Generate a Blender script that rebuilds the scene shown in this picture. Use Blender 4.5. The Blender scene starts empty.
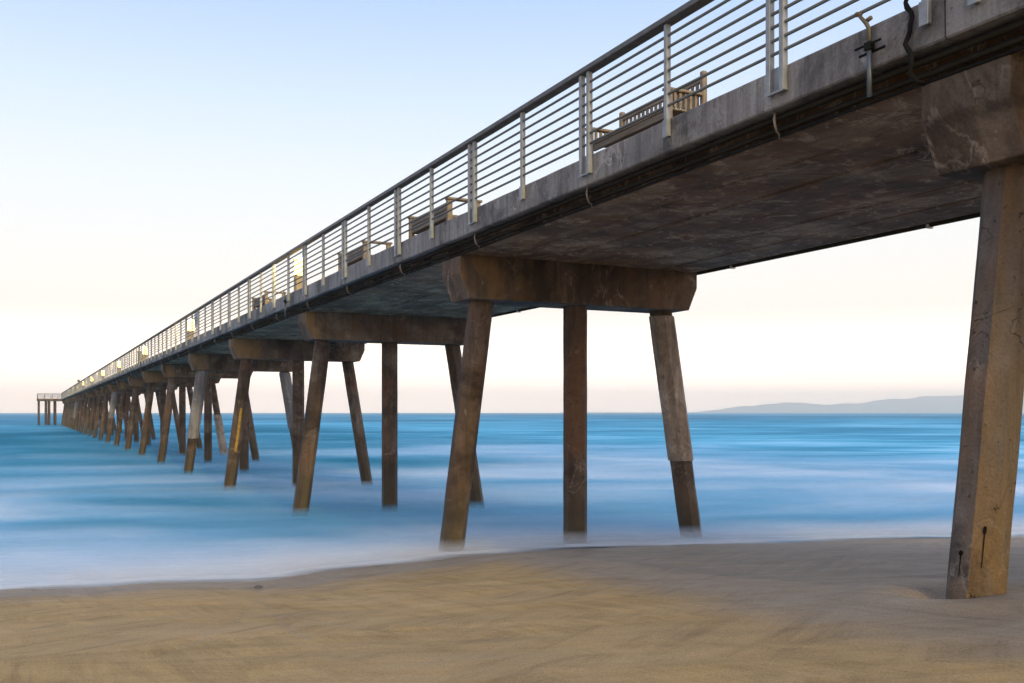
import bpy, bmesh, math, random
from mathutils import Vector, Matrix, noise

random.seed(11)
R = math.radians
scene = bpy.context.scene
COL = scene.collection

# ------------------------------------------------------------------ frame of the place
EYE = 2.9                                   # camera height above the far water level (z = 0)
CA, SA = 0.8974, 0.4413                     # the pier runs seaward, 26.2 deg left of the view
PIER_ROT = math.atan2(SA, CA)
def W(L, s, h=0.0):
    """lateral distance L, distance along the pier s, height h over the eye -> world point"""
    return Vector((CA * L - SA * s, SA * L + CA * s, EYE + h))

BENT0, SPAN, NB = 5.34, 10.45, 24
LE, LF = 6.37, 11.76                        # near and far outer faces of the deck
H_BEAM0, H_BEAM1 = 2.90, 3.27
H_SOFFIT, H_DECK = 2.70, 3.17
H_CAPB = 1.96

# ------------------------------------------------------------------ mesh helpers
def box(bm, x0, x1, y0, y1, z0, z1, bevel=0.0):
    r = bmesh.ops.create_cube(bm, size=1.0)
    vs = r['verts']
    for v in vs:
        v.co = Vector(((x0 + x1) / 2 + v.co.x * (x1 - x0), (y0 + y1) / 2 + v.co.y * (y1 - y0), (z0 + z1) / 2 + v.co.z * (z1 - z0)))
    if bevel > 0:
        es = list({e for v in vs for e in v.link_edges})
        bmesh.ops.bevel(bm, geom=es, offset=bevel, segments=1, affect='EDGES', profile=0.5)
    return bm

def tube(bm, pts, rad, seg=8, caps=True):
    pts = [Vector(p) for p in pts]
    rings = []
    n = len(pts)
    rr = rad if isinstance(rad, (list, tuple)) else [rad] * n
    up0 = None
    for i, p in enumerate(pts):
        t = (pts[min(i + 1, n - 1)] - pts[max(i - 1, 0)]).normalized()
        ref = Vector((0, 0, 1)) if abs(t.z) < 0.9 else Vector((1, 0, 0))
        if up0 is None:
            u = t.cross(ref).normalized()
        else:
            u = (up0 - t * up0.dot(t)).normalized()
        up0 = u
        v = t.cross(u)
        rings.append([bm.verts.new(p + (u * math.cos(2 * math.pi * k / seg) + v * math.sin(2 * math.pi * k / seg)) * rr[i]) for k in range(seg)])
    for a, b in zip(rings, rings[1:]):
        for k in range(seg):
            bm.faces.new((a[k], a[(k + 1) % seg], b[(k + 1) % seg], b[k]))
    if caps:
        bm.faces.new(rings[0][::-1])
        bm.faces.new(rings[-1])
    return bm

def prism(bm, poly, y0, y1, bevel=0.0):
    """polygon in x,z extruded along y"""
    a = [bm.verts.new((x, y0, z)) for x, z in poly]
    b = [bm.verts.new((x, y1, z)) for x, z in poly]
    fs = [bm.faces.new(a), bm.faces.new(b[::-1])]
    n = len(poly)
    for i in range(n):
        fs.append(bm.faces.new((a[(i + 1) % n], a[i], b[i], b[(i + 1) % n])))
    bmesh.ops.recalc_face_normals(bm, faces=fs)
    if bevel > 0:
        es = list({e for f in fs for e in f.edges})
        bmesh.ops.bevel(bm, geom=es, offset=bevel, segments=2, affect='EDGES', profile=0.5)
    return bm

def jitter(bm, amp, scale, seed=0.0):
    for v in bm.verts:
        n = noise.noise_vector((v.co + Vector((seed, seed * 1.7, 0))) * scale)
        v.co += n * amp

def obj(name, bm, mat, parent=None, loc=(0, 0, 0), rotz=0.0, smooth=False):
    me = bpy.data.meshes.new(name)
    bmesh.ops.recalc_face_normals(bm, faces=bm.faces[:])
    bm.to_mesh(me)
    bm.free()
    if smooth:
        me.polygons.foreach_set('use_smooth', [True] * len(me.polygons))
    me.materials.append(mat)
    o = bpy.data.objects.new(name, me)
    COL.objects.link(o)
    o.location = loc
    o.rotation_euler.z = rotz
    o.parent = parent
    return o

def copy_of(o, parent, loc=None, rotz=None):
    c = o.copy()
    COL.objects.link(c)
    c.parent = parent
    if loc is not None:
        c.location = loc
    if rotz is not None:
        c.rotation_euler.z = rotz
    return c

def thing(name, label, cat, L, s, h, rotz=0.0, group=None):
    o = bpy.data.objects.new(name, None)
    COL.objects.link(o)
    o.empty_display_size = 0.3
    o.location = W(L, s, h)
    o.rotation_euler.z = PIER_ROT + rotz
    o['label'] = label
    o['category'] = cat
    if group:
        o['group'] = group
    return o

def tag(o, label=None, cat=None, group=None, kind=None):
    if label: o['label'] = label
    if cat: o['category'] = cat
    if group: o['group'] = group
    if kind: o['kind'] = kind
    return o

def copy_tree(o, parent=None):
    c = o.copy()
    COL.objects.link(c)
    c.parent = parent
    for ch in list(o.children):
        copy_tree(ch, c)
    return c

# ------------------------------------------------------------------ materials
class NT:
    def __init__(self, name):
        self.m = bpy.data.materials.new(name)
        self.m.use_nodes = True
        self.t = self.m.node_tree
        self.t.nodes.clear()
        self.out = self.t.nodes.new('ShaderNodeOutputMaterial')
    def n(self, typ, **kw):
        nd = self.t.nodes.new(typ)
        for k, v in kw.items():
            setattr(nd, k, v)
        return nd
    def l(self, a, b):
        self.t.links.new(a, b)
    def val(self, sock, v):
        if hasattr(v, 'is_linked') or isinstance(v, bpy.types.NodeSocket):
            self.l(v, sock)
        else:
            sock.default_value = v
    def math(self, op, a, b=0.5, clamp=False):
        nd = self.n('ShaderNodeMath', operation=op, use_clamp=clamp)
        self.val(nd.inputs[0], a); self.val(nd.inputs[1], b)
        return nd.outputs[0]
    def ramp(self, fac, stops, interp='LINEAR'):
        nd = self.n('ShaderNodeValToRGB')
        cr = nd.color_ramp
        cr.interpolation = interp
        while len(cr.elements) > 1:
            cr.elements.remove(cr.elements[-1])
        for i, (p, c) in enumerate(stops):
            if not isinstance(c, (tuple, list)):
                c = (c, c, c)
            e = cr.elements[0] if i == 0 else cr.elements.new(p)
            e.position = p
            e.color = (*c, 1)
        self.l(fac, nd.inputs[0])
        return nd.outputs[0]
    def mix(self, fac, a, b, blend='MIX'):
        nd = self.n('ShaderNodeMix', data_type='RGBA', blend_type=blend)
        self.val(nd.inputs[0], fac)
        self.val(nd.inputs[6], (*a, 1) if isinstance(a, tuple) else a)
        self.val(nd.inputs[7], (*b, 1) if isinstance(b, tuple) else b)
        return nd.outputs[2]
    def noise(self, vec, scale, detail=6, rough=0.6, dist=0.0, stretch=None):
        if stretch:
            mp = self.n('ShaderNodeMapping')
            mp.inputs['Scale'].default_value = stretch
            self.l(vec, mp.inputs['Vector'])
            vec = mp.outputs[0]
        nd = self.n('ShaderNodeTexNoise')
        nd.inputs['Scale'].default_value = scale
        nd.inputs['Detail'].default_value = detail
        nd.inputs['Roughness'].default_value = rough
        nd.inputs['Distortion'].default_value = dist
        self.l(vec, nd.inputs['Vector'])
        return nd.outputs[0]
    def objvec(self):
        tc = self.n('ShaderNodeTexCoord')
        oi = self.n('ShaderNodeObjectInfo')
        mul = self.math('MULTIPLY', oi.outputs['Random'], 61.0)
        comb = self.n('ShaderNodeCombineXYZ')
        for i in range(3):
            self.l(mul, comb.inputs[i])
        add = self.n('ShaderNodeVectorMath', operation='ADD')
        self.l(tc.outputs['Object'], add.inputs[0]); self.l(comb.outputs[0], add.inputs[1])
        sep = self.n('ShaderNodeSeparateXYZ')
        self.l(tc.outputs['Object'], sep.inputs[0])
        return add.outputs[0], sep
    def bump(self, h, strength, dist=0.02):
        nd = self.n('ShaderNodeBump')
        nd.inputs['Strength'].default_value = strength
        nd.inputs['Distance'].default_value = dist
        self.l(h, nd.inputs['Height'])
        return nd.outputs[0]
    def principled(self, color, rough=0.8, metal=0.0, normal=None, spec=0.4):
        p = self.n('ShaderNodeBsdfPrincipled')
        self.val(p.inputs['Base Color'], (*color, 1) if isinstance(color, tuple) else color)
        self.val(p.inputs['Roughness'], rough)
        p.inputs['Metallic'].default_value = metal
        p.inputs['Specular IOR Level'].default_value = spec
        if normal is not None:
            self.l(normal, p.inputs['Normal'])
        self.l(p.outputs[0], self.out.inputs['Surface'])
        return p

def concrete(name, dark, mid, light, rust, rust_amt=0.55, streak=(2.2, 2.2, 0.16), eff_amt=0.62, wet=None, ends=False, sun_ochre=0.0, bump=0.5, pits=0.5, mould=0.75):
    """weathered concrete: patchy tone, vertical run stains, rust, lime runs, pits"""
    k = NT(name)
    v, sep = k.objvec()
    a = k.noise(v, 0.9, 7, 0.62, 0.3)
    base = k.ramp(a, [(0.28, dark), (0.50, mid), (0.75, light)])
    st = k.noise(v, 3.0, 6, 0.65, 0.2, streak)
    base = k.mix(k.ramp(st, [(0.45, 0.0), (0.75, 0.75)]), base, tuple(c * 0.38 for c in dark))
    ru = k.noise(v, 1.3, 5, 0.6, 0.6, (1, 1, 0.45))
    base = k.mix(k.ramp(ru, [(rust_amt - 0.08, 0.0), (rust_amt + 0.12, 0.8)]), base, rust)
    ef = k.noise(v, 2.3, 8, 0.72, 1.6, (1, 1, 0.6))
    base = k.mix(k.ramp(ef, [(eff_amt, 0.0), (eff_amt + 0.1, 0.55)]), base, tuple(min(1, c * 1.25 + 0.05) for c in light))
    if sun_ochre > 0:
        # low sunlight painted in as ochre on the pile's landward faces, strongest low down
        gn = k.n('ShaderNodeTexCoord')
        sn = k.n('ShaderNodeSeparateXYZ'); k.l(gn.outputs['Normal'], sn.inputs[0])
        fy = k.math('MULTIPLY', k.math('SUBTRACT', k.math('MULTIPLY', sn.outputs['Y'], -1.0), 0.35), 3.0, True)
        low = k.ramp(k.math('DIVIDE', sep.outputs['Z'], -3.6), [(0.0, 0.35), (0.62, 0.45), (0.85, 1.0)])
        pat = k.ramp(k.noise(v, 2.4, 6, 0.7, 0.8, (1, 1, 0.35)), [(0.36, 0.1), (0.62, sun_ochre)])
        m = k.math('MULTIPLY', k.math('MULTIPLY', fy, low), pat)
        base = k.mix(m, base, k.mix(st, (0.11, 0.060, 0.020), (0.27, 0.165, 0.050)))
    vn = k.noise(v, 1.15, 5, 0.6, 1.2, (1, 1, 0.75))
    ridge = k.math('ABSOLUTE', k.math('SUBTRACT', vn, 0.5))
    vein = k.math('MULTIPLY', k.ramp(ridge, [(0.0, 1.0), (0.022, 0.0)]), k.ramp(k.noise(v, 0.8, 3, 0.5), [(0.48, 0.0), (0.60, 0.7)]))
    base = k.mix(vein, base, tuple(min(1, c * 1.15 + 0.03) for c in light))
    mo = k.noise(v, 0.75, 8, 0.68, 0.7)
    base = k.mix(k.ramp(mo, [(0.50, 0.0), (0.62, mould)]), base, tuple(c * 0.42 for c in dark))
    ck = k.noise(v, 2.6, 3, 0.55, 0.8)
    crk = k.ramp(k.math('ABSOLUTE', k.math('SUBTRACT', ck, 0.5)), [(0.0, 1.0), (0.006, 0.0)])
    crk = k.math('MULTIPLY', crk, k.ramp(k.noise(v, 1.9, 2, 0.5), [(0.55, 0.0), (0.60, 0.8)]))
    base = k.mix(crk, base, (0.012, 0.010, 0.008))
    gr = k.noise(v, 42.0, 4, 0.7)
    base = k.mix(0.55, base, k.ramp(gr, [(0.3, 0.45), (0.7, 1.0)]), 'MULTIPLY')
    pit = k.noise(v, 14.0, 3, 0.6)
    pm = k.ramp(pit, [(0.66, 0.0), (0.72, pits)])
    base = k.mix(pm, base, tuple(c * 0.25 for c in dark))
    rough = 0.85
    if ends:
        # the sun's warm light painted as ochre on the cap's shoreward corner, every bent
        x = k.math('ADD', sep.outputs['X'], k.math('MULTIPLY', k.math('SUBTRACT', a, 0.5), 1.6))
        m = k.math('MULTIPLY', k.ramp(k.math('DIVIDE', x, 5.0), [(0.06, 0.9), (0.34, 0.0)]), k.ramp(ru, [(0.42, 0.05), (0.60, 1.0)]))
        m = k.math('MULTIPLY', m, k.ramp(k.math('DIVIDE', sep.outputs['Y'], 0.82), [(0.01, 1.0), (0.08, 0.0)]))
        base = k.mix(m, base, k.mix(st, (0.10, 0.060, 0.026), (0.22, 0.148, 0.070)))
    if wet is not None:
        # damp, weed-darkened zone of the pile at and above the water
        z = k.math('ADD', sep.outputs['Z'], k.math('MULTIPLY', k.math('SUBTRACT', st, 0.5), 1.6))
        m = k.ramp(k.math('DIVIDE', k.math('SUBTRACT', wet[0], z), wet[1]), [(0.0, 0.0), (1.0, 0.9)])
        base = k.mix(m, base, k.mix(a, (0.018, 0.014, 0.009), (0.050, 0.036, 0.016)))
        rough = k.math('SUBTRACT', 0.85, k.math('MULTIPLY', m, 0.4))
    hgt = k.math('ADD', k.math('MULTIPLY', gr, 0.35), k.math('ADD', k.math('MULTIPLY', pit, 0.5), k.math('SUBTRACT', k.math('MULTIPLY', a, 0.6), k.math('MULTIPLY', crk, 0.5))))
    k.principled(base, rough, 0, k.bump(hgt, bump, 0.03), 0.25)
    return k.m

M = {}
M['cap'] = concrete('cap concrete', (0.045, 0.033, 0.027), (0.105, 0.076, 0.058), (0.24, 0.20, 0.165), (0.125, 0.068, 0.036), ends=True, eff_amt=0.60)
M['pile'] = concrete('pile concrete', (0.038, 0.028, 0.023), (0.085, 0.060, 0.046), (0.19, 0.155, 0.125), (0.11, 0.054, 0.028), rust_amt=0.55,
                     streak=(3.0, 3.0, 0.10), eff_amt=0.64, wet=(-3.1, 1.1))
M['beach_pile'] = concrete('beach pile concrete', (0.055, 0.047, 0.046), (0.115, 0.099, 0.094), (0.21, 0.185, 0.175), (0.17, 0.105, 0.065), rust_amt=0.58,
                           streak=(3.0, 3.0, 0.10), eff_amt=0.68, pits=1.0, bump=1.2, sun_ochre=0.78)
M['jacket'] = concrete('repair jacket grout', (0.19, 0.155, 0.135), (0.26, 0.22, 0.19), (0.35, 0.31, 0.28), (0.24, 0.16, 0.10), rust_amt=0.66,
                       streak=(3.0, 3.0, 0.08), eff_amt=0.8, pits=0.15)
M['grey_jacket'] = concrete('grey jacket grout', (0.13, 0.128, 0.135), (0.185, 0.182, 0.19), (0.25, 0.245, 0.25), (0.16, 0.12, 0.10), rust_amt=0.7,
                       streak=(3.0, 3.0, 0.08), eff_amt=0.8, pits=0.15, mould=0.4)
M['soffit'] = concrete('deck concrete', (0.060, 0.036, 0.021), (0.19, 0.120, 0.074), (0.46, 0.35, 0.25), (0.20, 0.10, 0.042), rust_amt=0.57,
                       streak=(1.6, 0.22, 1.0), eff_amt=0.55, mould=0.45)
M['beam'] = concrete('edge beam concrete', (0.13, 0.128, 0.135), (0.21, 0.205, 0.212), (0.31, 0.305, 0.31), (0.17, 0.13, 0.105), rust_amt=0.67,
                     streak=(3.2, 3.2, 0.12), eff_amt=0.70, pits=0.5, mould=0.85)

def metal(name, c, rough=0.45, metallic=0.6, var=0.5, spec=0.5):
    k = NT(name)
    v, sep = k.objvec()
    a = k.noise(v, 9.0, 5, 0.6)
    base = k.mix(k.ramp(a, [(0.35, 0.0), (0.75, var)]), c, tuple(x * 0.45 for x in c))
    k.principled(base, k.ramp(a, [(0.2, rough - 0.1), (0.8, rough + 0.2)]), metallic, k.bump(a, 0.1, 0.01), spec)
    return k.m
M['steel'] = metal('galvanised steel', (0.21, 0.235, 0.275), 0.5, 0.2, 0.6)
M['rail'] = metal('railing steel', (0.07, 0.09, 0.125), 0.45, 0.35, 0.4)
M['handrail'] = metal('weathered handrail', (0.085, 0.085, 0.09), 0.55, 0.2, 0.5)
M['black'] = metal('black rubber and iron', (0.008, 0.008, 0.009), 0.8, 0.0, 0.5, 0.12)
M['brass'] = metal('old brass', (0.10, 0.085, 0.055), 0.55, 0.3, 0.6)
M['lamp_body'] = metal('lamp housing', (0.32, 0.27, 0.17), 0.6, 0.0, 0.4)
M['bin'] = metal('dark painted steel', (0.07, 0.075, 0.08), 0.6, 0.1, 0.4)
M['panel'] = metal('pale blue panel', (0.32, 0.42, 0.48), 0.5, 0.0, 0.3)
M['hanger'] = metal('stained hanger strap', (0.22, 0.19, 0.16), 0.6, 0.1, 0.8)
M['galv'] = metal('white hanger', (0.55, 0.52, 0.48), 0.5, 0.1, 0.4)
M['yellow'] = metal('faded yellow paint', (0.30, 0.19, 0.02), 0.75, 0.0, 1.0)
M['tar'] = metal('tar', (0.006, 0.0055, 0.005), 0.85, 0.0, 0.2, 0.05)

def wood(name, c0, c1):
    k = NT(name)
    v, sep = k.objvec()
    a = k.noise(v, 7.0, 6, 0.65, 0.4, (3, 0.3, 3))
    k.principled(k.ramp(a, [(0.3, c0), (0.7, c1)]), 0.7, 0, k.bump(a, 0.3, 0.01), 0.3)
    return k.m
M['wood'] = wood('weathered bench wood', (0.10, 0.085, 0.075), (0.23, 0.195, 0.165))
M['stone'] = concrete('stone', (0.05, 0.05, 0.05), (0.09, 0.085, 0.08), (0.15, 0.14, 0.13), (0.1, 0.07, 0.05), rust_amt=0.7)

def lamp_glow():
    k = NT('lit lamp lens')
    e = k.n('ShaderNodeEmission')
    e.inputs[0].default_value = (1.0, 0.66, 0.16, 1)
    e.inputs[1].default_value = 11.0
    k.l(e.outputs[0], k.out.inputs['Surface'])
    return k.m
M['glow'] = lamp_glow()

def sand_mat():
    k = NT('beach sand')
    geo = k.n('ShaderNodeNewGeometry')
    P = geo.outputs['Position']
    at = k.n('ShaderNodeAttribute'); at.attribute_name = 'wet'
    wetraw = at.outputs['Fac']
    big = k.noise(P, 0.45, 6, 0.65, 0.9, (1, 1.8, 1))
    drift = k.noise(P, 1.1, 7, 0.68, 0.8, (0.55, 1.9, 1))
    fine = k.noise(P, 55.0, 4, 0.75)
    grain = k.noise(P, 260.0, 2, 0.8)
    wet = k.math('ADD', wetraw, k.math('MULTIPLY', k.math('SUBTRACT', drift, 0.5), 0.5))
    wet = k.ramp(wet, [(0.15, 0.0), (0.85, 1.0)], 'EASE')
    dry = k.ramp(drift, [(0.28, (0.38, 0.255, 0.118)), (0.5, (0.50, 0.340, 0.158)), (0.72, (0.58, 0.405, 0.20))])
    dry = k.mix(k.ramp(big, [(0.42, 0.0), (0.66, 0.55)]), dry, (0.40, 0.29, 0.185))
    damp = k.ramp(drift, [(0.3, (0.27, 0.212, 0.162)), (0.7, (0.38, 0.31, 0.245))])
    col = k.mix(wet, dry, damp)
    col = k.mix(0.5, col, k.ramp(fine, [(0.3, 0.62), (0.7, 1.0)]), 'MULTIPLY')
    col = k.mix(0.45, col, k.ramp(grain, [(0.3, 0.5), (0.7, 1.0)]), 'MULTIPLY')
    rough = k.ramp(wet, [(0.0, 0.95), (1.0, 0.62)])
    def rotated(deg, sc):
        mp = k.n('ShaderNodeMapping'); mp.inputs['Rotation'].default_value = (0, 0, R(deg)); mp.inputs['Scale'].default_value = sc
        # rotate first, then stretch
        mp2 = k.n('ShaderNodeMapping'); mp2.inputs['Scale'].default_value = sc
        mp.inputs['Scale'].default_value = (1, 1, 1)
        k.l(P, mp.inputs['Vector']); k.l(mp.outputs[0], mp2.inputs['Vector'])
        return mp2.outputs[0]
    l1 = k.noise(rotated(62, (0.5, 5.0, 1)), 1.0, 6, 0.7, 0.8)
    l2 = k.noise(rotated(118, (0.45, 4.0, 1)), 1.0, 6, 0.7, 0.8)
    lines = k.mix(k.ramp(big, [(0.44, 0.0), (0.56, 1.0)]), l1, l2)
    col = k.mix(0.7, col, k.ramp(lines, [(0.34, 0.60), (0.55, 1.0)]), 'MULTIPLY')
    speck = k.noise(P, 1.0, 3, 0.8, 0.0, (95, 42, 40))
    col = k.mix(0.42, col, k.ramp(speck, [(0.34, 0.3), (0.52, 1.0), (0.70, 1.4)]), 'MULTIPLY')
    h = k.math('ADD', k.math('MULTIPLY', k.math('ADD', fine, lines), 0.35), k.math('ADD', k.math('MULTIPLY', drift, 1.6), k.math('MULTIPLY', grain, 0.15)))
    k.principled(col, rough, 0, k.bump(h, 0.55, 0.03), 0.18)
    return k.m
M['sand'] = sand_mat()

def sea_mat(veil=False):
    k = NT('sea wash veil' if veil else 'long-exposure sea')
    geo = k.n('ShaderNodeNewGeometry')
    P = geo.outputs['Position']
    at = k.n('ShaderNodeAttribute'); at.attribute_name = 'shore'      # metres seaward of the swash line
    u = at.outputs['Fac']
    rot = k.n('ShaderNodeMapping'); rot.inputs['Rotation'].default_value = (0, 0, R(-5))
    k.l(P, rot.inputs['Vector'])
    V = rot.outputs[0]
    n0 = k.noise(V, 1.0, 4, 0.55, 0.6, (0.0032, 0.0024, 1))           # broad lanes towards the horizon
    n1 = k.noise(V, 1.0, 5, 0.55, 0.6, (0.013, 0.016, 1))            # swells
    n2 = k.noise(V, 1.0, 6, 0.62, 0.9, (0.05, 0.10, 1))             # bands
    n3 = k.noise(V, 1.0, 6, 0.62, 0.8, (0.24, 0.75, 1))               # near streaks
    far = k.ramp(k.math('DIVIDE', u, 400.0), [(0.0, 1.0), (0.10, 0.72), (0.35, 0.34), (1.0, 0.0)])
    near = k.ramp(k.math('DIVIDE', u, 60.0), [(0.0, 1.0), (0.35, 0.45), (1.0, 0.0)])
    def swing(n, a):
        return k.math('MULTIPLY', k.math('SUBTRACT', n, 0.5), a)
    s = k.math('ADD', swing(n1, 1.2), k.math('ADD', swing(n0, 1.0), k.math('ADD', k.math('MULTIPLY', swing(n2, 1.4), k.ramp(k.math('DIVIDE', u, 300.0), [(0.0, 1.0), (0.25, 0.75), (1.0, 0.3)])), swing(k.math('MULTIPLY', n3, near), 0.0))))
    s = k.math('ADD', s, k.math('MULTIPLY', swing(n3, 0.7), near))
    s = k.math('ADD', s, k.math('ADD', k.math('MULTIPLY', far, 0.56), 0.22))
    col = k.ramp(s, [(0.0, (0.005, 0.085, 0.140)), (0.26, (0.015, 0.190, 0.315)), (0.46, (0.075, 0.35, 0.53)), (0.64, (0.25, 0.54, 0.75)), (0.92, (0.74, 0.83, 0.92))])
    n4 = k.noise(V, 1.0, 5, 0.6, 0.6, (0.30, 0.55, 1))
    edge = k.math('ADD', k.math('DIVIDE', u, 4.5), k.math('ADD', swing(n3, 0.8), swing(n4, 1.6)))
    foam = k.ramp(edge, [(0.0, 0.3), (0.08, 0.95), (0.26, 0.7), (0.75, 0.0)])
    col = k.mix(foam, col, (0.80, 0.79, 0.80))
    d = k.n('ShaderNodeBsdfDiffuse'); k.l(col, d.inputs[0])
    if veil:
        # wash that rose and fell during the exposure: thin translucent sheets above the mean water
        va = k.n('ShaderNodeAttribute'); va.attribute_name = 'veil'
        al = k.math('MULTIPLY', va.outputs['Fac'], k.ramp(n3, [(0.3, 0.6), (0.7, 1.0)]))
        tr = k.n('ShaderNodeBsdfTransparent')
        mv = k.n('ShaderNodeMixShader')
        k.l(al, mv.inputs[0]); k.l(tr.outputs[0], mv.inputs[1]); k.l(d.outputs[0], mv.inputs[2])
        k.l(mv.outputs[0], k.out.inputs['Surface'])
        return k.m
    g = k.n('ShaderNodeBsdfGlossy'); g.inputs['Roughness'].default_value = 0.32
    g.inputs[0].default_value = (0.34, 0.66, 1.0, 1)
    b = k.bump(k.math('ADD', k.math('MULTIPLY', n2, 1.0), k.math('MULTIPLY', n3, 0.3)), 0.25, 0.3)
    k.l(b, g.inputs['Normal'])
    mx = k.n('ShaderNodeMixShader'); k.l(k.ramp(k.math('DIVIDE', u, 10.0), [(0.0, 0.04), (0.12, 0.12), (1.0, 0.20)]), mx.inputs[0])
    k.l(d.outputs[0], mx.inputs[1]); k.l(g.outputs[0], mx.inputs[2])
    # the last hand's breadth at the swash edge is a film of water over sand
    tr = k.n('ShaderNodeBsdfTransparent')
    film = k.ramp(k.math('ADD', k.math('DIVIDE', u, 1.6), swing(n4, 1.0)), [(0.0, 1.0), (0.2, 0.6), (0.45, 0.12), (0.7, 0.0)])
    m2 = k.n('ShaderNodeMixShader')
    k.l(film, m2.inputs[0]); k.l(mx.outputs[0], m2.inputs[1]); k.l(tr.outputs[0], m2.inputs[2])
    k.l(m2.outputs[0], k.out.inputs['Surface'])
    return k.m
M['sea'] = sea_mat()

def hill_mat():
    k = NT('far hillside')
    geo = k.n('ShaderNodeNewGeometry')
    a = k.noise(geo.outputs['Position'], 0.004, 6, 0.6)
    k.principled(k.ramp(a, [(0.3, (0.14, 0.13, 0.12)), (0.7, (0.27, 0.24, 0.20))]), 0.9)
    return k.m
M['hill'] = hill_mat()

# ------------------------------------------------------------------ beach and sea
def interp(x, pts):
    if x <= pts[0][0]: return pts[0][1]
    for (x0, y0), (x1, y1) in zip(pts, pts[1:]):
        if x <= x1:
            t = (x - x0) / (x1 - x0)
            t = t * t * (3 - 2 * t)
            return y0 + (y1 - y0) * t
    return pts[-1][1]
SHORE = [(-60, 16.5), (-12, 15.2), (-4, 14.6), (-0.3, 14.3), (1.2, 14.0), (2.9, 13.45), (4.0, 13.9), (6.5, 14.45), (9.6, 14.15), (13, 13.1), (16.4, 12.1), (22, 11.2), (60, 8)]
def shore_s(L):
    return interp(L, SHORE)
def base_sand(s):
    if s < 0:
        return -0.96 - 0.045 * s if s > -14 else -0.33
    if s < 14:
        return -0.96 - 0.0952 * s
    return max(-4.6, -2.293 - 0.105 * (s - 14))
PILE_BASE = (6.67, 5.34)
STONE = (W(0, 0), )
def pix(x, y, h):
    """world point on the level h (over the eye) seen at pixel x, y of the photograph"""
    Y = -980.0 * h / (y - 412.5)
    return ((x - 512) / 980.0 * Y, Y)
RILL = [pix(258, 586, -2.2), pix(262, 598, -2.08), pix(270, 616, -1.92), pix(300, 640, -1.74), pix(345, 665, -1.6)]
RILLS = [RILL,
         [pix(262, 598, -2.08), pix(240, 622, -1.9), pix(196, 645, -1.72), pix(140, 660, -1.62)],
         [pix(266, 606, -2.0), pix(300, 622, -1.86), pix(360, 634, -1.78), pix(430, 640, -1.74)],
         [pix(20, 628, -1.85), pix(70, 618, -1.92), pix(140, 608, -1.98), pix(215, 606, -2.0)],
         [pix(645, 551, -2.22), pix(700, 553, -2.2), pix(760, 560, -2.1)]]
def seg_dist(px, py, pts):
    best = 9e9
    for (x0, y0), (x1, y1) in zip(pts, pts[1:]):
        dx, dy = x1 - x0, y1 - y0
        t = max(0, min(1, ((px - x0) * dx + (py - y0) * dy) / (dx * dx + dy * dy)))
        best = min(best, math.hypot(px - x0 - t * dx, py - y0 - t * dy))
    return best
def sand_h(L, s):
    sh = shore_s(L)
    z = base_sand(s + (14.2 - sh) * min(1, max(0, s / 12.0)) * 0.9)
    p = W(L, s)
    near = 1.0 if abs(L) < 40 and s < 30 else 0.0
    if near:
        z += 0.035 * noise.noise(Vector((p.x * 0.35, p.y * 0.5, 3.1)))
        z += 0.012 * noise.noise(Vector((p.x * 1.3, p.y * 2.6, 7.7)))
        z += 0.005 * noise.noise(Vector((p.x * 4.0, p.y * 8.0, 1.7)))
        d = math.hypot(L - PILE_BASE[0], s - PILE_BASE[1])
        z += 0.055 * math.exp(-(d / 1.1) ** 2)
        z -= 0.12 * math.exp(-(math.hypot(L - PILE_BASE[0] + 0.26, s - PILE_BASE[1] - 0.12) / 0.24) ** 2)
        z += 0.03 * math.exp(-((d - 0.75) / 0.3) ** 2)
        if abs(p.x) < 7 and 3 < p.y < 18:
            r = min(seg_dist(p.x, p.y, q) for q in RILLS)
            z -= 0.030 * math.exp(-(r / 0.06) ** 2) * (0.6 + 0.8 * noise.noise(Vector((p.x * 2, p.y * 2, 9))))
    return z
def axis(lo, fine0, fine1, hi, step, grow=1.25):
    a = []
    x = fine0
    while x < fine1:
        a.append(x); x += step
    st = step
    while x < hi:
        a.append(x); st *= grow; x += st
    a.append(hi)
    x, st = fine0, step
    pre = []
    while x > lo:
        st *= grow; x -= st
        pre.append(max(x, lo))
    return pre[::-1] + a
def sheet(name, Ls, ss, hf, mat, attr, af):
    verts, faces, at = [], [], []
    nL = len(Ls)
    for s in ss:
        for L in Ls:
            h = hf(L, s)
            verts.append(W(L, s, h))
            at.append(af(L, s))
    for j in range(len(ss) - 1):
        for i in range(nL - 1):
            a = j * nL + i
            faces.append((a, a + 1, a + 1 + nL, a + nL))
    me = bpy.data.meshes.new(name)
    me.from_pydata([tuple(v) for v in verts], [], faces)
    me.polygons.foreach_set('use_smooth', [True] * len(me.polygons))
    ca = me.attributes.new(attr, 'FLOAT', 'POINT')
    ca.data.foreach_set('value', at)
    me.materials.append(mat)
    o = bpy.data.objects.new(name, me)
    COL.objects.link(o)
    o['kind'] = 'structure'
    return o
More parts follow.
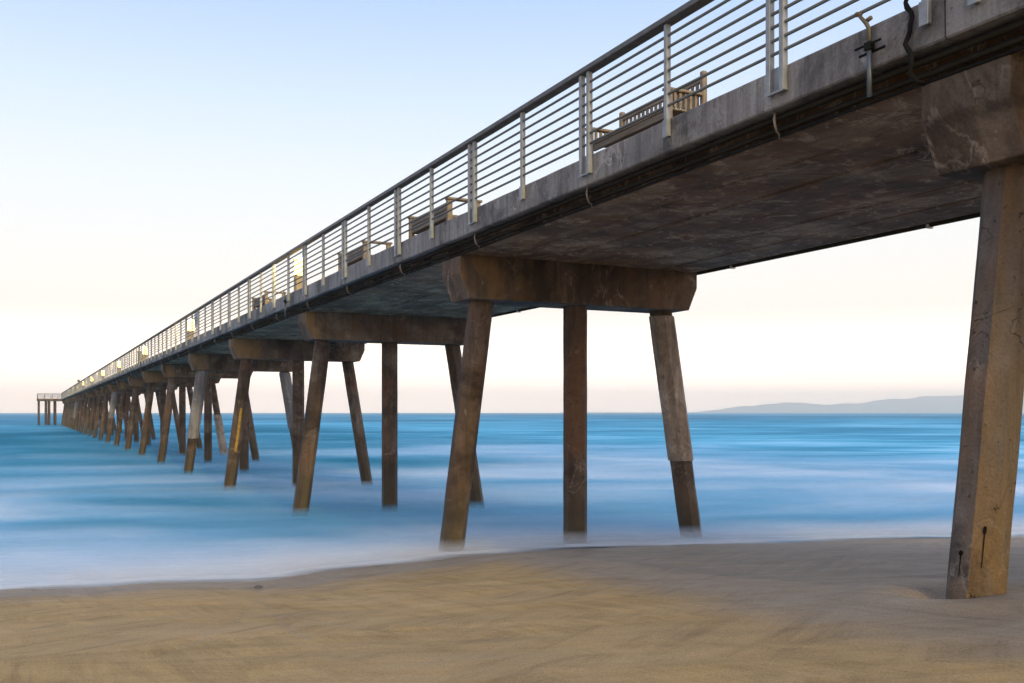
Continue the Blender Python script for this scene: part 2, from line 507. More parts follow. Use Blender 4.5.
def wet_at(L, s):
    """0 dry .. 1 soaked: the reach of the last swash and a strip by the pier, part damp, part its shadow painted in"""
    sh = shore_s(L)
    u = s - sh
    w = interp(u, [(-3.0, 0.18), (-1.6, 0.45), (-0.7, 1.0), (0.2, 1.0)])
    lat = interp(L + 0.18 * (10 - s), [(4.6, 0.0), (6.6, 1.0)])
    w2 = lat * interp(s, [(1.0, 0.25), (4.0, 0.75), (7.0, 0.85), (14, 1.0)])  # damp sand by the pier, also colouring in part of its shadow
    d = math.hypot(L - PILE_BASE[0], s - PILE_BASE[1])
    r = 9.0
    p = W(L, s)
    if abs(p.x) < 7 and 3 < p.y < 18:
        r = min(seg_dist(p.x, p.y, q) for q in RILLS)
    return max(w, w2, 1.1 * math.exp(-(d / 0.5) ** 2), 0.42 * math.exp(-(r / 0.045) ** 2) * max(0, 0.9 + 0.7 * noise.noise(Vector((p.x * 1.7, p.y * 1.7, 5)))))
sand = sheet('beach', axis(-400, -5, 13, 400, 0.07, 1.2), axis(-200, 2.0, 16, 60, 0.07, 1.2), sand_h, M['sand'], 'wet', wet_at)
tag(sand, 'damp and dry brown sand sloping down to the water', kind='structure')

def sea_h(L, s):
    sh = shore_s(L)
    u = s - sh
    h0 = sand_h(L, sh) if abs(L) < 40 else -2.31
    if u >= 0:
        h = -2.9 + (h0 + 2.9) * math.exp(-u / 8.0)
        if u < 80:
            h += 0.03 * (1 - math.exp(-u / 3)) * noise.noise(Vector((L * 0.06, s * 0.25, 0)))
    else:
        h = h0 + 0.03 * u
    return h
sea = sheet('sea', axis(-7000, -6, 20, 9000, 0.35, 1.18), axis(6.5, 10.5, 24, 7000, 0.18, 1.09), sea_h, M['sea'], 'shore', lambda L, s: s - shore_s(L))
tag(sea, 'misty blue sea smoothed by a long exposure', kind='structure')

# veils of wash over the water: layers some centimetres apart, thinning upward
def veils():
    Ls = axis(-120, -6, 18, 60, 0.5, 1.25)
    ss = axis(12.0, 13.5, 30, 250, 0.3, 1.12)
    verts, faces, su, va = [], [], [], []
    for q in range(6):
        off = len(verts)
        dz = 0.02 + 0.042 * q
        for s in ss:
            for L in Ls:
                u = s - shore_s(L)
                verts.append(tuple(W(L, s, sea_h(L, s) + dz * min(1, max(0, u / 1.3)))))
                su.append(u)
                e = min(1, max(0, (u - 0.15 - 0.06 * q) / 0.9)) * min(1, max(0, (240 - u) / 200)) * min(1, max(0, (L + 118) / 60)) * min(1, max(0, (58 - L) / 30))
                va.append(e * (0.40 - 0.055 * q))
        n = len(Ls)
        for j in range(len(ss) - 1):
            for i in range(n - 1):
                a = off + j * n + i
                faces.append((a, a + 1, a + 1 + n, a + n))
    me = bpy.data.meshes.new('wash_veil')
    me.from_pydata(verts, [], faces)
    me.polygons.foreach_set('use_smooth', [True] * len(me.polygons))
    me.attributes.new('shore', 'FLOAT', 'POINT').data.foreach_set('value', su)
    me.attributes.new('veil', 'FLOAT', 'POINT').data.foreach_set('value', va)
    me.materials.append(sea_mat(True))
    o = bpy.data.objects.new('wash_veil', me)
    COL.objects.link(o)
    tag(o, 'thin misty wash of blurred waves over the water', kind='stuff')
veils()

# hills across the bay
def hills():
    bm = bmesh.new()
    D = 7600.0
    prof = [(690, 0), (715, 3), (740, 7), (790, 11.5), (830, 9), (860, 11), (890, 15), (930, 18), (980, 20), (1040, 22), (1120, 17), (1250, 24), (1400, 14), (1600, 0)]
    rows = []
    for k in range(0, 131):
        x = 560 + (1600 - 560) * k / 130
        hpx = interp(x, prof) * (1 + 0.12 * noise.noise(Vector((x * 0.06, 0, 0)))) + 0.5 * noise.noise(Vector((x * 0.2, 4, 0)))
        top = 0.9 * max(0.5, hpx) / 980.0 * D + 3
        X = (x - 512) / 980.0
        row = []
        for dd, f in ((-160, 0.0), (-70, 0.55), (0, 1.0), (90, 0.7), (260, 0.0)):
            Y = D + dd
            row.append(bm.verts.new((X * D + X * dd, Y, -1 + top * f)))
        rows.append(row)
    for a, b in zip(rows, rows[1:]):
        for i in range(4):
            bm.faces.new((a[i], b[i], b[i + 1], a[i + 1]))
    o = obj('hills', bm, M['hill'], smooth=True)
    tag(o, 'faint blue hills across the bay beyond the horizon', kind='structure')
hills()

# sea air: one closed box of pale even haze round everything
def haze():
    bm = bmesh.new()
    box(bm, -9000, 12000, -400, 8600, -12.0, 172.0)
    k = NT('sea haze')
    v = k.n('ShaderNodeVolumePrincipled')
    v.inputs['Color'].default_value = (1.0, 0.94, 0.86, 1)
    v.inputs['Density'].default_value = HAZE_D
    v.inputs['Anisotropy'].default_value = 0.75
    k.l(v.outputs[0], k.out.inputs['Volume'])
    o = obj('haze', bm, k.m)
    tag(o, 'pale sea haze that fades the far hills', kind='stuff')
HAZE_D = 0.00026
haze()

# ------------------------------------------------------------------ pier
pier = thing('pier', 'long weathered concrete pier on raked piles running out to sea', 'pier', 9.06, BENT0, -1.5)
OX, OY, OZ = 9.06, BENT0, -1.5                      # pier origin in L, s, h
def loc(L, s, h):
    return (L - OX, s - OY, h - OZ)
bent_s = [BENT0 + SPAN * i for i in range(NB)]
S_END = bent_s[-1] + 5.0
S_START = BENT0 - 5 * SPAN

# deck slabs, one per span (planks with open joints are the slab's own pattern)
def slab_mesh(len_s):
    bm = bmesh.new()
    n = 6
    wd = (11.50 - 6.62) / n
    for i in range(n):
        x0 = 6.62 + wd * i - LE
        x1 = x0 + wd
        c = 0.016
        g = 0.013
        dz = 0.006 * math.sin(i * 2.3)
        poly = [(x0 + g, 0.35), (x0 + g, c + dz), (x0 + c + g, dz), (x1 - c - g, dz), (x1 - g, c + dz), (x1 - g, 0.35)]
        prism(bm, poly, 0.006, len_s - 0.006)
    box(bm, 6.612 - LE, 11.508 - LE, 0.006, len_s - 0.006, 0.34, H_DECK - H_SOFFIT)
    return bm
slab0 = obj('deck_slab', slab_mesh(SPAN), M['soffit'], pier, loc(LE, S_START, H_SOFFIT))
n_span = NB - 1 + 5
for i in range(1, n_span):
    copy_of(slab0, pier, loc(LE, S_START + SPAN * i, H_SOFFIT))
# edge beams (kerb and fascia), one per span on each side
def beam_mesh(len_s, near=True):
    bm = bmesh.new()
    y = 0.008
    # a few cast lengths, each nicked a little along its lower arris
    poly = [(0, 0.015), (0.015, 0), (0.235, 0), (0.235, H_BEAM1 - H_BEAM0), (0.02, H_BEAM1 - H_BEAM0), (0, H_BEAM1 - H_BEAM0 - 0.02)]
    nseg = 40
    prev = None
    fs = []
    for k in range(nseg + 1):
        yy = y + (len_s - 2 * y) * k / nseg
        ring = []
        for (px, pz) in poly:
            j = 0.004 * noise.noise(Vector((yy * 1.7, px * 9, pz * 5)))
            ring.append(bm.verts.new((px + j, yy, pz + 0.006 * noise.noise(Vector((yy * 2.1, 3, pz))))))
        if prev:
            for q in range(6):
                bm.faces.new((prev[q], prev[(q + 1) % 6], ring[(q + 1) % 6], ring[q]))
        else:
            bm.faces.new(ring[::-1])
        prev = ring
    bm.faces.new(prev)
    return bm
beam0 = obj('edge_beam', beam_mesh(SPAN), M['beam'], pier, loc(LE, S_START, H_BEAM0))
for i in range(1, n_span):
    copy_of(beam0, pier, loc(LE, S_START + SPAN * i, H_BEAM0))
for i in range(n_span):
    copy_of(beam0, pier, loc(LF, S_START + SPAN * (i + 1), H_BEAM0), math.pi)

# pile caps
def cap_mesh():
    bm = bmesh.new()
    wl = 11.54 - 6.575
    t, c, b = H_SOFFIT + 0.012 - H_CAPB, 2.39 - H_CAPB, 0.0
    poly = [(0, t), (0, c), (0.19, b), (wl - 0.19, b), (wl, c), (wl, t)]
    prism(bm, poly, 0, 0.82, 0.014)
    return bm
cap0 = obj('pile_cap', cap_mesh(), M['cap'], pier, loc(6.575, bent_s[0] - 0.41, H_CAPB))
for s in bent_s[1:]:
    copy_of(cap0, pier, loc(6.575, s - 0.41, H_CAPB))

# piles: octagonal, the outer two raked
PW = 0.205
def octa_ring(bm, cx, cy, z, w):
    r = w / math.cos(math.pi / 8)
    return [bm.verts.new((cx + r * math.cos(math.pi / 8 + k * math.pi / 4), cy + r * math.sin(math.pi / 8 + k * math.pi / 4), z)) for k in range(8)]
def pile_mesh(batter, z0, z1, w, seed=0.0, seg=26):
    bm = bmesh.new()
    prev = None
    for k in range(seg + 1):
        z = z0 + (z1 - z0) * k / seg
        ring = octa_ring(bm, -batter * z, 0, z, w)
        if prev:
            for q in range(8):
                bm.faces.new((prev[q], prev[(q + 1) % 8], ring[(q + 1) % 8], ring[q]))
        else:
            bm.faces.new(ring)
        prev = ring
    bm.faces.new(prev[::-1])
    for v in bm.verts:
        nv = noise.noise_vector(Vector((v.co.x * 2.5 + seed, v.co.y * 2.5, v.co.z * 1.7)))
        v.co.x += nv.x * 0.006
        v.co.y += nv.y * 0.006
    return bm
# x offset is -batter * z: z negative downward, so a negative batter leans the foot to the left (near) side
FRONT_B, BACK_B = -0.132, 0.165
TOPS = [(7.16, FRONT_B), (9.07, 0.0), (10.98, BACK_B)]
protos = {}
def add_pile(kind, L, s, batter, mat, zbot, label=None):
    key = (kind, mat, zbot)
    if key not in protos:
        protos[key] = obj('pile', pile_mesh(batter, 0.02, zbot, PW, len(protos) * 3.3), M[mat], pier, loc(L, s, H_CAPB))
        o = protos[key]
    else:
        o = copy_of(protos[key], pier, loc(L, s, H_CAPB))
    if label:
        o['label'] = label
    return o
piles = {}
for bi, s in enumerate(bent_s):
    for pi, (L, b) in enumerate(TOPS):
        if bi == 0:
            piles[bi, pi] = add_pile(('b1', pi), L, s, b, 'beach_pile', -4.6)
        else:
            piles[bi, pi] = add_pile(pi, L, s, b, 'pile', -6.4)
# grout jackets round some piles (a sub-part of the pile)
def jacket(bi, pi, ztop, zbot, w, mat='grey_jacket'):
    b = TOPS[pi][1]
    bm = pile_mesh(b, ztop, zbot, w, bi * 1.3, 12)
    o = obj('jacket', bm, M[mat], piles[bi, pi])
    o['label'] = 'pale grout repair jacket'
    return o
jacket(1, 2, -0.10, -2.90, PW + 0.028, 'jacket')
jacket(4, 0, -0.02, -3.15, PW + 0.045)
jacket(4, 2, -0.05, -2.75, PW + 0.045)
jacket(6, 2, -2.1, -6.2, PW + 0.045, 'jacket')
jacket(9, 0, -0.02, -2.5, PW + 0.045)
jacket(17, 0, -0.02, -2.9, PW + 0.045)
# yellow tide-board paint on one pile, tar runs on the beach pile
def strip_on_pile(parent, batter, ang, z0, z1, half, thick, mat, name, taper=False, w=PW):
    bm = bmesh.new()
    n = Vector((math.cos(ang), math.sin(ang), 0)); t = Vector((-n.y, n.x, 0))
    rows = 40
    prev = None
    for k in range(rows + 1):
        f = k / rows
        z = z0 + (z1 - z0) * f
        hw = half
        if taper:
            hw = half * max(0.30 * (1 - 0.75 * f) * min(1, 0.3 + f * 12), max(0, 1 - ((f - 0.10) / 0.10) ** 2) ** 0.5)
        hw *= 1 + 0.6 * noise.noise(Vector((z * 22, ang, 0)))
        c = Vector((-batter * z, 0, z)) + n * (w - 0.004)
        ring = [bm.verts.new(c - t * hw), bm.verts.new(c + t * hw), bm.verts.new(c + t * hw + n * thick), bm.verts.new(c - t * hw + n * thick)]
        if prev:
            for q in range(4):
                bm.faces.new((prev[q], prev[(q + 1) % 4], ring[(q + 1) % 4], ring[q]))
        else:
            bm.faces.new(ring[::-1])
        prev = ring
    bm.faces.new(prev)
    return obj(name, bm, mat, parent)
strip_on_pile(piles[3, 0], FRONT_B, R(-90), -1.8, -3.4, 0.038, 0.010, M['yellow'], 'painted_board')['label'] = 'faded yellow board on the pile face'
strip_on_pile(piles[0, 0], FRONT_B, R(-135), -2.84, -3.16, 0.017, 0.012, M['tar'], 'tar_run', True)
strip_on_pile(piles[0, 0], FRONT_B, R(180), -3.04, -3.25, 0.015, 0.012, M['tar'], 'tar_run', True)

# pier head: a wider platform at the seaward end
HEAD0, HEAD1 = S_END - 5.0 + 0.02, S_END + 9.0
bm = bmesh.new()
box(bm, 1.45 - LE, 16.7 - LE, HEAD0 - bent_s[-1], HEAD1 - bent_s[-1], 0.0, H_DECK - H_SOFFIT)
box(bm, 1.40 - LE, 16.75 - LE, HEAD1 - bent_s[-1] - 0.3, HEAD1 - bent_s[-1] + 0.05, 0.2, 0.57)
box(bm, 1.40 - LE, 1.70 - LE, HEAD0 - bent_s[-1] - 0.02, HEAD1 - bent_s[-1] - 0.31, 0.2, 0.57)
box(bm, 16.45 - LE, 16.75 - LE, HEAD0 - bent_s[-1] - 0.02, HEAD1 - bent_s[-1] - 0.31, 0.2, 0.57)
obj('head_platform', bm, M['cap'], pier, loc(LE, bent_s[-1], H_SOFFIT))
hp = None
for s in (HEAD0 + 0.8, HEAD0 + 6.0, HEAD1 - 0.8):
    for L in (1.8, 3.3, 3.95, 5.2, 9.06, 13.4, 16.1):
        if hp is None:
            hp = obj('head_pile', pile_mesh(0, 0.02, -7.0, PW, 9.9, 8), M['pile'], pier, loc(L, s, H_SOFFIT - 0.02))
        else:
            copy_of(hp, pier, loc(L, s, H_SOFFIT - 0.02))

# ------------------------------------------------------------------ railing along the near side
def rail_thing(name, label, L, s):
    return thing(name, label, 'railing', L, s, H_BEAM1)
S0R = 7.214 - 1.775 * 7
NPOST = int((HEAD0 - S0R) / 1.775)
rl = rail_thing('railing', 'long steel railing with seven bars along the pier edge', LE, S0R)
def single_post():
    bm = bmesh.new()
    box(bm, -0.062, -0.002, -0.0275, 0.0275, -0.21, 1.03, 0.004)
    box(bm, -0.069, -0.0625, -0.045, 0.045, -0.225, -0.03, 0.003)
    return bm
def double_post():
    bm = bmesh.new()
    for y in (-0.092, 0.092):
        box(bm, -0.066, -0.002, y - 0.029, y + 0.029, -0.25, 1.03, 0.004)
    box(bm, -0.0015 - 0.02, -0.0015, -0.062, 0.062, -0.24, 0.0, 0.003)
    box(bm, -0.075, -0.0675, -0.125, 0.125, -0.265, -0.245, 0.002)
    return bm
# H relative to kerb top
p1 = p2 = None
for k in range(NPOST + 1):
    s = 1.775 * k
    if k == 6:
        s += 0.05
    if k % 2 == 1:
        if p2 is None:
            p2 = obj('double_post', double_post(), M['steel'], rl, (0, s, 0))
        else:
            copy_of(p2, rl, (0, s, 0))
    else:
        if p1 is None:
            p1 = obj('post', single_post(), M['steel'], rl, (0, s, 0))
        else:
            copy_of(p1, rl, (0, s, 0))
# an extra stub beside the deck joint
copy_of(p1, rl, (0, 5.04 - S0R, 0))
LEN = HEAD0 - S0R
bm = bmesh.new()
box(bm, -0.10, 0.05, -0.2, LEN, 1.032, 1.10, 0.008)
obj('top_rail', bm, M['handrail'], rl)
for i in range(7):
    bm = bmesh.new()
    tube(bm, [(-0.033, -0.1, 0.128 + 0.129 * i), (-0.033, LEN, 0.128 + 0.129 * i)], 0.0165, 8)
    obj('bar', bm, M['rail'], rl, smooth=True)

# railing of the pier head
hr = rail_thing('head_railing', 'reddish low railing round the pier head at the far end', 1.5, HEAD0)
def bar_line(bm, pts, zs, r):
    for z in zs:
        for a, b in zip(pts, pts[1:]):
            tube(bm, [(a[0], a[1], z), (b[0], b[1], z)], r, 5)
D1 = HEAD1 - HEAD0
for nm, zs, r in (('top_rail', (1.0,), 0.06), ('bar', (0.25, 0.5, 0.75), 0.03)):
    bm = bmesh.new()
    bar_line(bm, [(4.6, 0.1), (0, 0.1), (0, D1 - 0.1), (15.1, D1 - 0.1)], zs, r)
    obj(nm, bm, M['rail'], hr)
hpst = None
for (x, y) in [(4.6, 0.1), (3.1, 0.1), (1.5, 0.1), (0, 0.1)] + [(0, 0.1 + (D1 - 0.2) * q / 6) for q in range(1, 7)] + [(1.5 * q, D1 - 0.1) for q in range(1, 11)]:
    if hpst is None:
        bm = bmesh.new(); box(bm, -0.05, 0.05, -0.05, 0.05, 0, 1.0)
        hpst = obj('post', bm, M['rail'], hr, (x, y, 0))
    else:
        copy_of(hpst, hr, (x, y, 0))

# ------------------------------------------------------------------ service pipe under the kerb
up = thing('service_pipe', 'black service pipe slung beneath the near deck edge', 'pipe', 6.50, S0R, 2.80)
bm = bmesh.new()
tube(bm, [(0, 0, 0.045), (0, LEN, 0.045)], 0.034, 8)
tube(bm, [(0.055, 0, -0.045), (0.055, LEN, -0.045)], 0.030, 8)  # second pipe, added to hide the warm-lit slab side and keep it dark
obj('pipe', bm, M['black'], up, smooth=True)
bm = bmesh.new()
tube(bm, [(0.075, 0, -0.105 + 0.006 * math.sin(q)) for q in (0,)] + [(0.075, LEN * q / 60, -0.105 + 0.008 * math.sin(q * 2.3)) for q in range(1, 61)], 0.016, 6)
obj('cable', bm, M['black'], up, smooth=True)
h0 = None
for k in range(1, 60, 2):
    s = 1.775 * k + 0.15
    if h0 is None:
        bm = bmesh.new()
        tube(bm, [(-0.05, 0, 0.097), (-0.06, 0, 0.03), (-0.05, 0, -0.03), (-0.02, 0.01, -0.085), (0.03, 0.03, -0.10), (0.06, 0.07, -0.13)], [0.012, 0.014, 0.013, 0.011, 0.009, 0.007], 6)
        h0 = obj('hanger', bm, M['hanger'], up, (0, s, 0), smooth=True)
    else:
        copy_of(h0, up, (0, s, 0))
# pipe along the far edge of the soffit
fp = thing('drain_pipe', 'dark pipe along the far edge of the deck underside', 'pipe', 11.60, S0R, 2.70)
bm = bmesh.new()
tube(bm, [(0, 0, 0), (0, 120, 0)], 0.04, 8)
obj('pipe', bm, M['black'], fp, smooth=True)
h1 = None
for k in range(0, 24):
    if h1 is None:
        bm = bmesh.new(); box(bm, -0.05, 0.05, -0.02, 0.02, -0.055, 0.0)
        box(bm, -0.03, 0.03, -0.02, 0.02, 0.0, 0.19)
        h1 = obj('hanger', bm, M['galv'], fp, (0, 2.0, 0))
    else:
        copy_of(h1, fp, (0, 2.0 + k * 4.4, 0))

# ------------------------------------------------------------------ standpipes on the kerb face
def standpipe(label):
    t = thing('standpipe', label, 'standpipe', LE - 0.035, 6.07, 2.66, group='valve standpipes on the pier edge')
    bm = bmesh.new()
    tube(bm, [(0, 0, 0), (0, 0, 0.42)], 0.021, 8)
    obj('pipe', bm, M['rail'], t, smooth=True)
    bm = bmesh.new()
    for dz, r in ((0.0, 0.011), (-0.05, 0.011)):
        tube(bm, [(-0.02 - dz, -0.14, 0.43 + dz), (-0.02 - dz, 0.14, 0.43 + dz)], r, 6)
    box(bm, -0.035, 0.03, -0.035, 0.035, 0.385, 0.455, 0.008)
    obj('valve_handle', bm, M['black'], t)
    bm = bmesh.new()
    tube(bm, [(0, 0, 0.42), (0, 0.0, 0.56), (-0.01, 0.025, 0.62), (-0.02, 0.07, 0.68), (-0.02, 0.10, 0.72)], [0.017, 0.017, 0.019, 0.016, 0.015], 8)
    tube(bm, [(-0.02, 0.075, 0.715), (-0.02, 0.125, 0.728)], 0.022, 8)
    tube(bm, [(0.0, -0.02, 0.655), (0.0, 0.03, 0.645)], 0.019, 8)
    obj('spout', bm, M['brass'], t, smooth=True)
    return t
sp = standpipe('valve standpipe with a cross handle on the kerb near the tall beach pile')
sp2 = copy_tree(sp)
sp2.location = W(LE - 0.035, 27.1, 2.66)
sp2['label'] = 'small valve standpipe on the kerb just seaward of the nearest glowing lamp'
# black cable looped over the kerb beside the joint
bm = bmesh.new()
pts = [(0.10, 0, 0.62), (0.02, 0.0, 0.66), (-0.035, 0, 0.60)]
for q in range(1, 15):
    pts.append((-0.03 + 0.012 * math.sin(q * 1.9), 0.03 * math.sin(q * 0.9), 0.60 - q * 0.048))
pts += [(0.03, -0.02, -0.13), (0.09, -0.05, -0.16)]
tube(bm, pts, [0.019 + 0.010 * noise.noise(Vector((q * 0.7, 0, 0))) for q in range(len(pts))], 7)
cb = obj('black_cable', bm, M['black'], None, W(LE, 5.66, 2.80), PIER_ROT, smooth=True)
tag(cb, 'black cable drooping over the deck edge beside the joint', 'cable')

# ------------------------------------------------------------------ benches on the deck
def make_bench(label):
    """origin at the middle of the back line on the deck; +x is the sitter's front, y runs along"""
    t = thing('bench', label, 'bench', 7.26, 10.45, H_DECK, group='wooden benches on the pier deck')
    hl = 0.9
    bm = bmesh.new()
    box(bm, -0.02, 0.02, -hl + 0.03, hl - 0.03, 0.80, 0.88, 0.008)
    box(bm, -0.015, 0.02, -hl + 0.03, hl - 0.03, 0.48, 0.54, 0.006)
    n = 17
    for q in range(n):
        y = -hl + 0.12 + (2 * hl - 0.24) * q / (n - 1)
        box(bm, -0.01, 0.012, y - 0.02, y + 0.02, 0.541, 0.799)
    obj('backrest', bm, M['wood'], t)
    bm = bmesh.new()
    for q in range(5):
        box(bm, 0.04 + 0.098 * q, 0.125 + 0.098 * q, -hl, hl, 0.41, 0.435, 0.004)
    box(bm, 0.06, 0.10, -hl + 0.05, hl - 0.05, 0.33, 0.408)
    box(bm, 0.46, 0.50, -hl + 0.05, hl - 0.05, 0.33, 0.408)
    obj('seat', bm, M['wood'], t)
    for y in (-hl, hl):
        bm = bmesh.new()
        box(bm, -0.035, 0.035, y - 0.035, y + 0.035, 0.0, 0.93, 0.012)
        obj('leg', bm, M['wood'], t)
        bm = bmesh.new()
        box(bm, 0.47, 0.535, y - 0.035, y + 0.035, 0.0, 0.618, 0.008)
        obj('leg', bm, M['wood'], t)
        bm = bmesh.new()
        box(bm, 0.036, 0.57, y - 0.05, y + 0.05, 0.62, 0.655, 0.008)
        for q in range(5):
            x = 0.10 + 0.075 * q
            box(bm, x, x + 0.035, y - 0.012, y + 0.012, 0.44, 0.619)
        obj('armrest', bm, M['wood'], t)
    return t
b1 = make_bench('slatted wooden bench behind the railing, closest to the tall beach pile')
b1.rotation_euler.z = PIER_ROT + math.pi
def make_low_bench(label):
    """chunky low bench: framed ends with flat arms, a boarded back towards the railing"""
    t = thing('bench', label, 'bench', 6.85, 17.5, H_DECK, group='wooden benches on the pier deck')
    hl = 0.98
    bm = bmesh.new()
    for q in range(2):
        box(bm, -0.02, 0.02, -hl + 0.05, hl - 0.05, 0.40 + 0.145 * q, 0.53 + 0.145 * q, 0.006)
    obj('backrest', bm, M['wood'], t)
    bm = bmesh.new()
    for q in range(4):
        box(bm, 0.05 + 0.12 * q, 0.16 + 0.12 * q, -hl, hl, 0.40, 0.44, 0.005)
    obj('seat', bm, M['wood'], t)
    for y in (-hl, hl):
        for x in (0.0, 0.56):
            bm = bmesh.new()
            box(bm, x - 0.05, x + 0.05, y - 0.045, y + 0.045, 0.0, 0.70, 0.01)
            obj('leg', bm, M['wood'], t)
        bm = bmesh.new()
        box(bm, -0.06, 0.64, y - 0.07, y + 0.07, 0.702, 0.745, 0.01)
        box(bm, 0.052, 0.508, y - 0.03, y + 0.03, 0.30, 0.38, 0.005)
        obj('armrest', bm, M['wood'], t)
    return t
b2 = make_low_bench('low wooden bench over the second pile cap, backed against the railing')
for L, s, lab in ((6.85, 22.5, 'low wooden bench behind the railing just shoreward of the nearest glowing lamp'),
                  (6.85, 32.9, 'low bench behind the railing between the two brightest lamps')):
    c = copy_tree(b2)
    c.location = W(L, s, H_DECK)
    c['label'] = lab

# ------------------------------------------------------------------ lamps along the deck
lamp_data = bpy.data.lights.new('lamp light', 'POINT')
lamp_data.energy = 600
lamp_data.color = (1.0, 0.70, 0.28)
lamp_data.shadow_soft_size = 0.14
def make_lamp(label):
    t = thing('bollard_lamp', label, 'lamp', 6.85, 27.5, H_DECK, group='lit bollard lamps along the pier')
    bm = bmesh.new()
    box(bm, -0.17, 0.17, -0.17, 0.17, 0.0, 0.06, 0.01)
    box(bm, -0.15, 0.15, -0.15, 0.15, 0.061, 0.70, 0.02)
    obj('base', bm, M['lamp_body'], t)
    bm = bmesh.new()
    bmesh.ops.create_cone(bm, cap_ends=True, segments=16, radius1=0.17, radius2=0.15, depth=0.44, matrix=Matrix.Translation((0, 0, 0.925)))
    obj('lens', bm, M['glow'], t, smooth=True)
    bm = bmesh.new()
    bmesh.ops.create_cone(bm, cap_ends=True, segments=16, radius1=0.21, radius2=0.05, depth=0.10, matrix=Matrix.Translation((0, 0, 1.20)))
    obj('cap', bm, M['lamp_body'], t)
    lo = bpy.data.objects.new('bulb', lamp_data)
    COL.objects.link(lo)
    lo.parent = t
    lo.location = (0.0, 0.0, 1.45)
    return t
lp = make_lamp('glowing bollard lamp closest to shore, above the third pile cap')
for k, lab in ((1, 'second glowing bollard lamp from shore, beside the pale blue panel'),
               (2, 'third bollard lamp from shore, seaward of the pale blue panel'),
               (3, 'fourth bollard lamp from shore, far along the pier'),
               (4, 'fifth bollard lamp from shore, far along the pier'),
               (5, 'sixth bollard lamp, close to three more at the far end'),
               (6, 'bollard lamp among the cluster near the pier head'),
               (7, 'bollard lamp second from the pier head'),
               (8, 'outermost bollard lamp, at the pier head')):
    c = copy_tree(lp)
    c.location = W(6.85, 27.5 + 20.9 * k, H_DECK)
    c['label'] = lab

# panel, bin and post on the deck
t = thing('notice_panel', 'pale blue panel standing at the railing beside a glowing lamp', 'panel', 6.62, 45.2, H_DECK)
bm = bmesh.new(); box(bm, -0.02, 0.02, -0.42, 0.42, 0.70, 1.32, 0.006); obj('board', bm, M['panel'], t)
for y in (-0.38, 0.38):
    bm = bmesh.new(); box(bm, 0.022, 0.06, y - 0.025, y + 0.025, 0.0, 1.30); obj('leg', bm, M['bin'], t)
t = thing('litter_bin', 'narrow dark litter bin standing behind the far railing', 'bin', 6.85, 71.5, H_DECK)
bm = bmesh.new(); box(bm, -0.22, 0.22, -0.24, 0.24, 0.0, 0.95, 0.03); obj('body', bm, M['bin'], t)
bm = bmesh.new(); box(bm, -0.25, 0.25, -0.27, 0.27, 0.951, 1.02, 0.02); obj('lid', bm, M['bin'], t)
t = thing('deck_post', 'small dark post rising above the railing near the pier head', 'post', 7.0, 172, H_DECK)
bm = bmesh.new(); box(bm, -0.12, 0.12, -0.12, 0.12, 0.0, 1.75, 0.02); obj('shaft', bm, M['bin'], t)
bm = bmesh.new(); box(bm, -0.2, 0.2, -0.2, 0.2, 1.751, 2.1, 0.04); obj('head', bm, M['bin'], t)

# ------------------------------------------------------------------ stone and pebbles on the beach
def rock(r, seed):
    bm = bmesh.new()
    bmesh.ops.create_icosphere(bm, subdivisions=3, radius=r)
    for v in bm.verts:
        v.co *= 1 + 0.35 * noise.noise(v.co / r * 1.2 + Vector((seed, 0, 0)))
        v.co.z *= 0.55
    return bm
def ground_at(x, y):
    L = CA * x + SA * y
    s = -SA * x + CA * y
    return EYE + sand_h(L, s)
x, y = RILL[0]
st = obj('stone', rock(0.06, 2.0), M['stone'], None, (x, y, ground_at(x, y) + 0.01), smooth=True)
tag(st, 'small dark stone at the water edge where a rill starts', 'stone')

# ------------------------------------------------------------------ sky, sun, camera
SUN_EL = R(13.0)
# sun low behind the camera, its light travelling seaward nearly along the pier
trav = Vector((-SA, CA, 0)).normalized()
ang = R(-3.0)
trav = Vector((trav.x * math.cos(ang) - trav.y * math.sin(ang), trav.x * math.sin(ang) + trav.y * math.cos(ang), 0))
dirv = Vector((trav.x * math.cos(SUN_EL), trav.y * math.cos(SUN_EL), -math.sin(SUN_EL)))
sd = bpy.data.lights.new('sun', 'SUN')
sd.energy = 2.5
sd.angle = R(3.0)
sd.color = (1.0, 0.74, 0.25)
so = bpy.data.objects.new('sun', sd)
COL.objects.link(so)
so.rotation_euler = dirv.to_track_quat('-Z', 'Y').to_euler()
so.location = (0, -20, 30)

w = bpy.data.worlds.new('World')
scene.world = w
w.use_nodes = True
nt = w.node_tree
bg = nt.nodes['Background']
sky = nt.nodes.new('ShaderNodeTexSky')
sky.sky_type = 'NISHITA'
sky.sun_disc = False
sky.sun_elevation = SUN_EL
to_sun = -trav
sky.sun_rotation = math.atan2(to_sun.x, to_sun.y)
sky.air_density = 1.0
sky.dust_density = 1.0
sky.ozone_density = 1.0
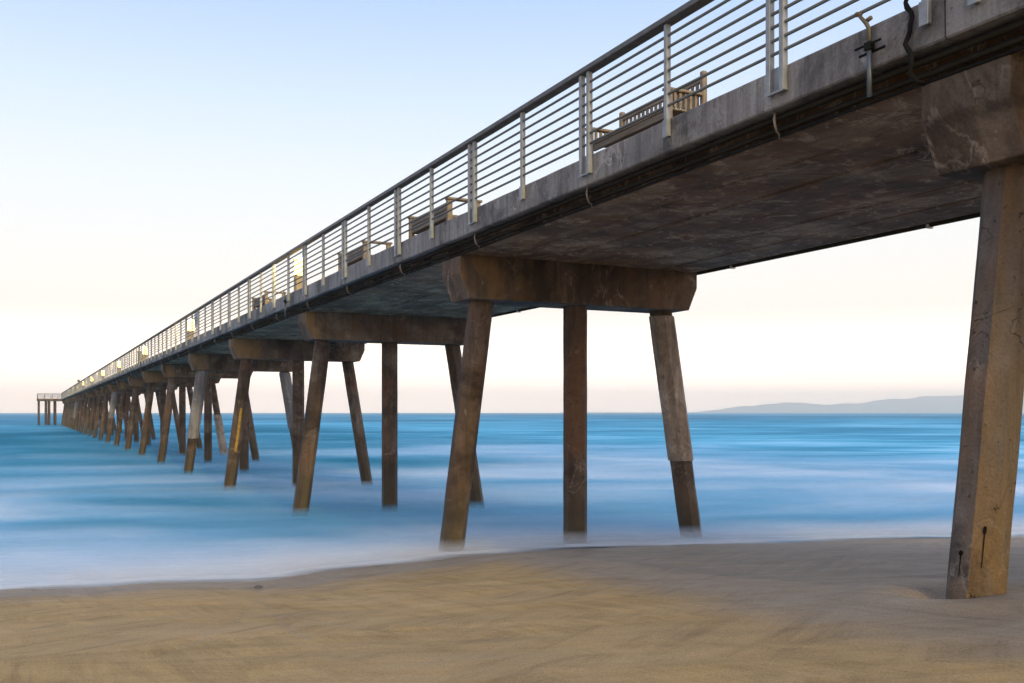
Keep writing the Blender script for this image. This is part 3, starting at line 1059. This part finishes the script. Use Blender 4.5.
# pale dawn: the physical sky mixed with the milky band that lies over the sea at this hour
tcw = nt.nodes.new('ShaderNodeTexCoord')
sepw = nt.nodes.new('ShaderNodeSeparateXYZ')
nt.links.new(tcw.outputs['Generated'], sepw.inputs[0])
crn = nt.nodes.new('ShaderNodeValToRGB')
SKY_K = 1.25
stops = [(0.0, (3.0, 2.15, 1.55)), (0.02, (2.5, 1.85, 1.40)), (0.05, (2.0, 1.60, 1.28)), (0.10, (0.98, 0.87, 0.77)), (0.16, (0.86, 0.835, 0.80)), (0.22, (0.78, 0.815, 0.85)),
         (0.30, (0.61, 0.72, 0.89)), (0.39, (0.42, 0.57, 0.85)), (0.60, (0.40, 0.58, 0.86)), (1.0, (0.36, 0.52, 0.80))]
cr = crn.color_ramp
while len(cr.elements) > 1:
    cr.elements.remove(cr.elements[-1])
for i, (p, c) in enumerate(stops):
    e = cr.elements[0] if i == 0 else cr.elements.new(p)
    e.position = p
    e.color = (*c, 1)
nt.links.new(sepw.outputs['Z'], crn.inputs[0])
sc = nt.nodes.new('ShaderNodeVectorMath'); sc.operation = 'SCALE'
sc.inputs['Scale'].default_value = SKY_K / 0.10
# the sky over the land, on the sun's side, is brighter and warmer
dt = nt.nodes.new('ShaderNodeVectorMath'); dt.operation = 'DOT_PRODUCT'
dt.inputs[1].default_value = (-trav.x, -trav.y, 0.15)
nt.links.new(tcw.outputs['Generated'], dt.inputs[0])
mr = nt.nodes.new('ShaderNodeMapRange'); mr.interpolation_type = 'SMOOTHSTEP'
mr.inputs['From Min'].default_value = -0.1; mr.inputs['From Max'].default_value = 1.0
nt.links.new(dt.outputs['Value'], mr.inputs['Value'])
glow = nt.nodes.new('ShaderNodeMix'); glow.data_type = 'RGBA'; glow.blend_type = 'ADD'
glow.inputs[7].default_value = (0.95, 0.66, 0.40, 1)
nt.links.new(mr.outputs[0], glow.inputs[0]); nt.links.new(crn.outputs[0], glow.inputs[6])
nt.links.new(glow.outputs[2], sc.inputs[0])
mxw = nt.nodes.new('ShaderNodeMix'); mxw.data_type = 'RGBA'
mxw.inputs[0].default_value = 0.88
nt.links.new(sky.outputs[0], mxw.inputs[6]); nt.links.new(sc.outputs[0], mxw.inputs[7])
nt.links.new(mxw.outputs[2], bg.inputs[0])
bg.inputs[1].default_value = 0.10

cam = bpy.data.cameras.new('camera')
cam.lens = 980.0 / 1024.0 * 36.0
cam.sensor_width = 36.0
cam.shift_y = 71.0 / 1024.0
cam.clip_start = 0.1
cam.clip_end = 30000
co = bpy.data.objects.new('camera', cam)
COL.objects.link(co)
co.location = (0, 0, EYE)
co.rotation_euler = (R(90), 0, 0)
scene.camera = co

scene.render.engine = 'CYCLES'
scene.cycles.use_denoising = True
scene.cycles.max_bounces = 10
scene.cycles.volume_bounces = 2
scene.cycles.transparent_max_bounces = 24
scene.view_settings.view_transform = 'Standard'
scene.view_settings.look = 'None'
scene.view_settings.exposure = 0.12
scene.view_settings.gamma = 1.0
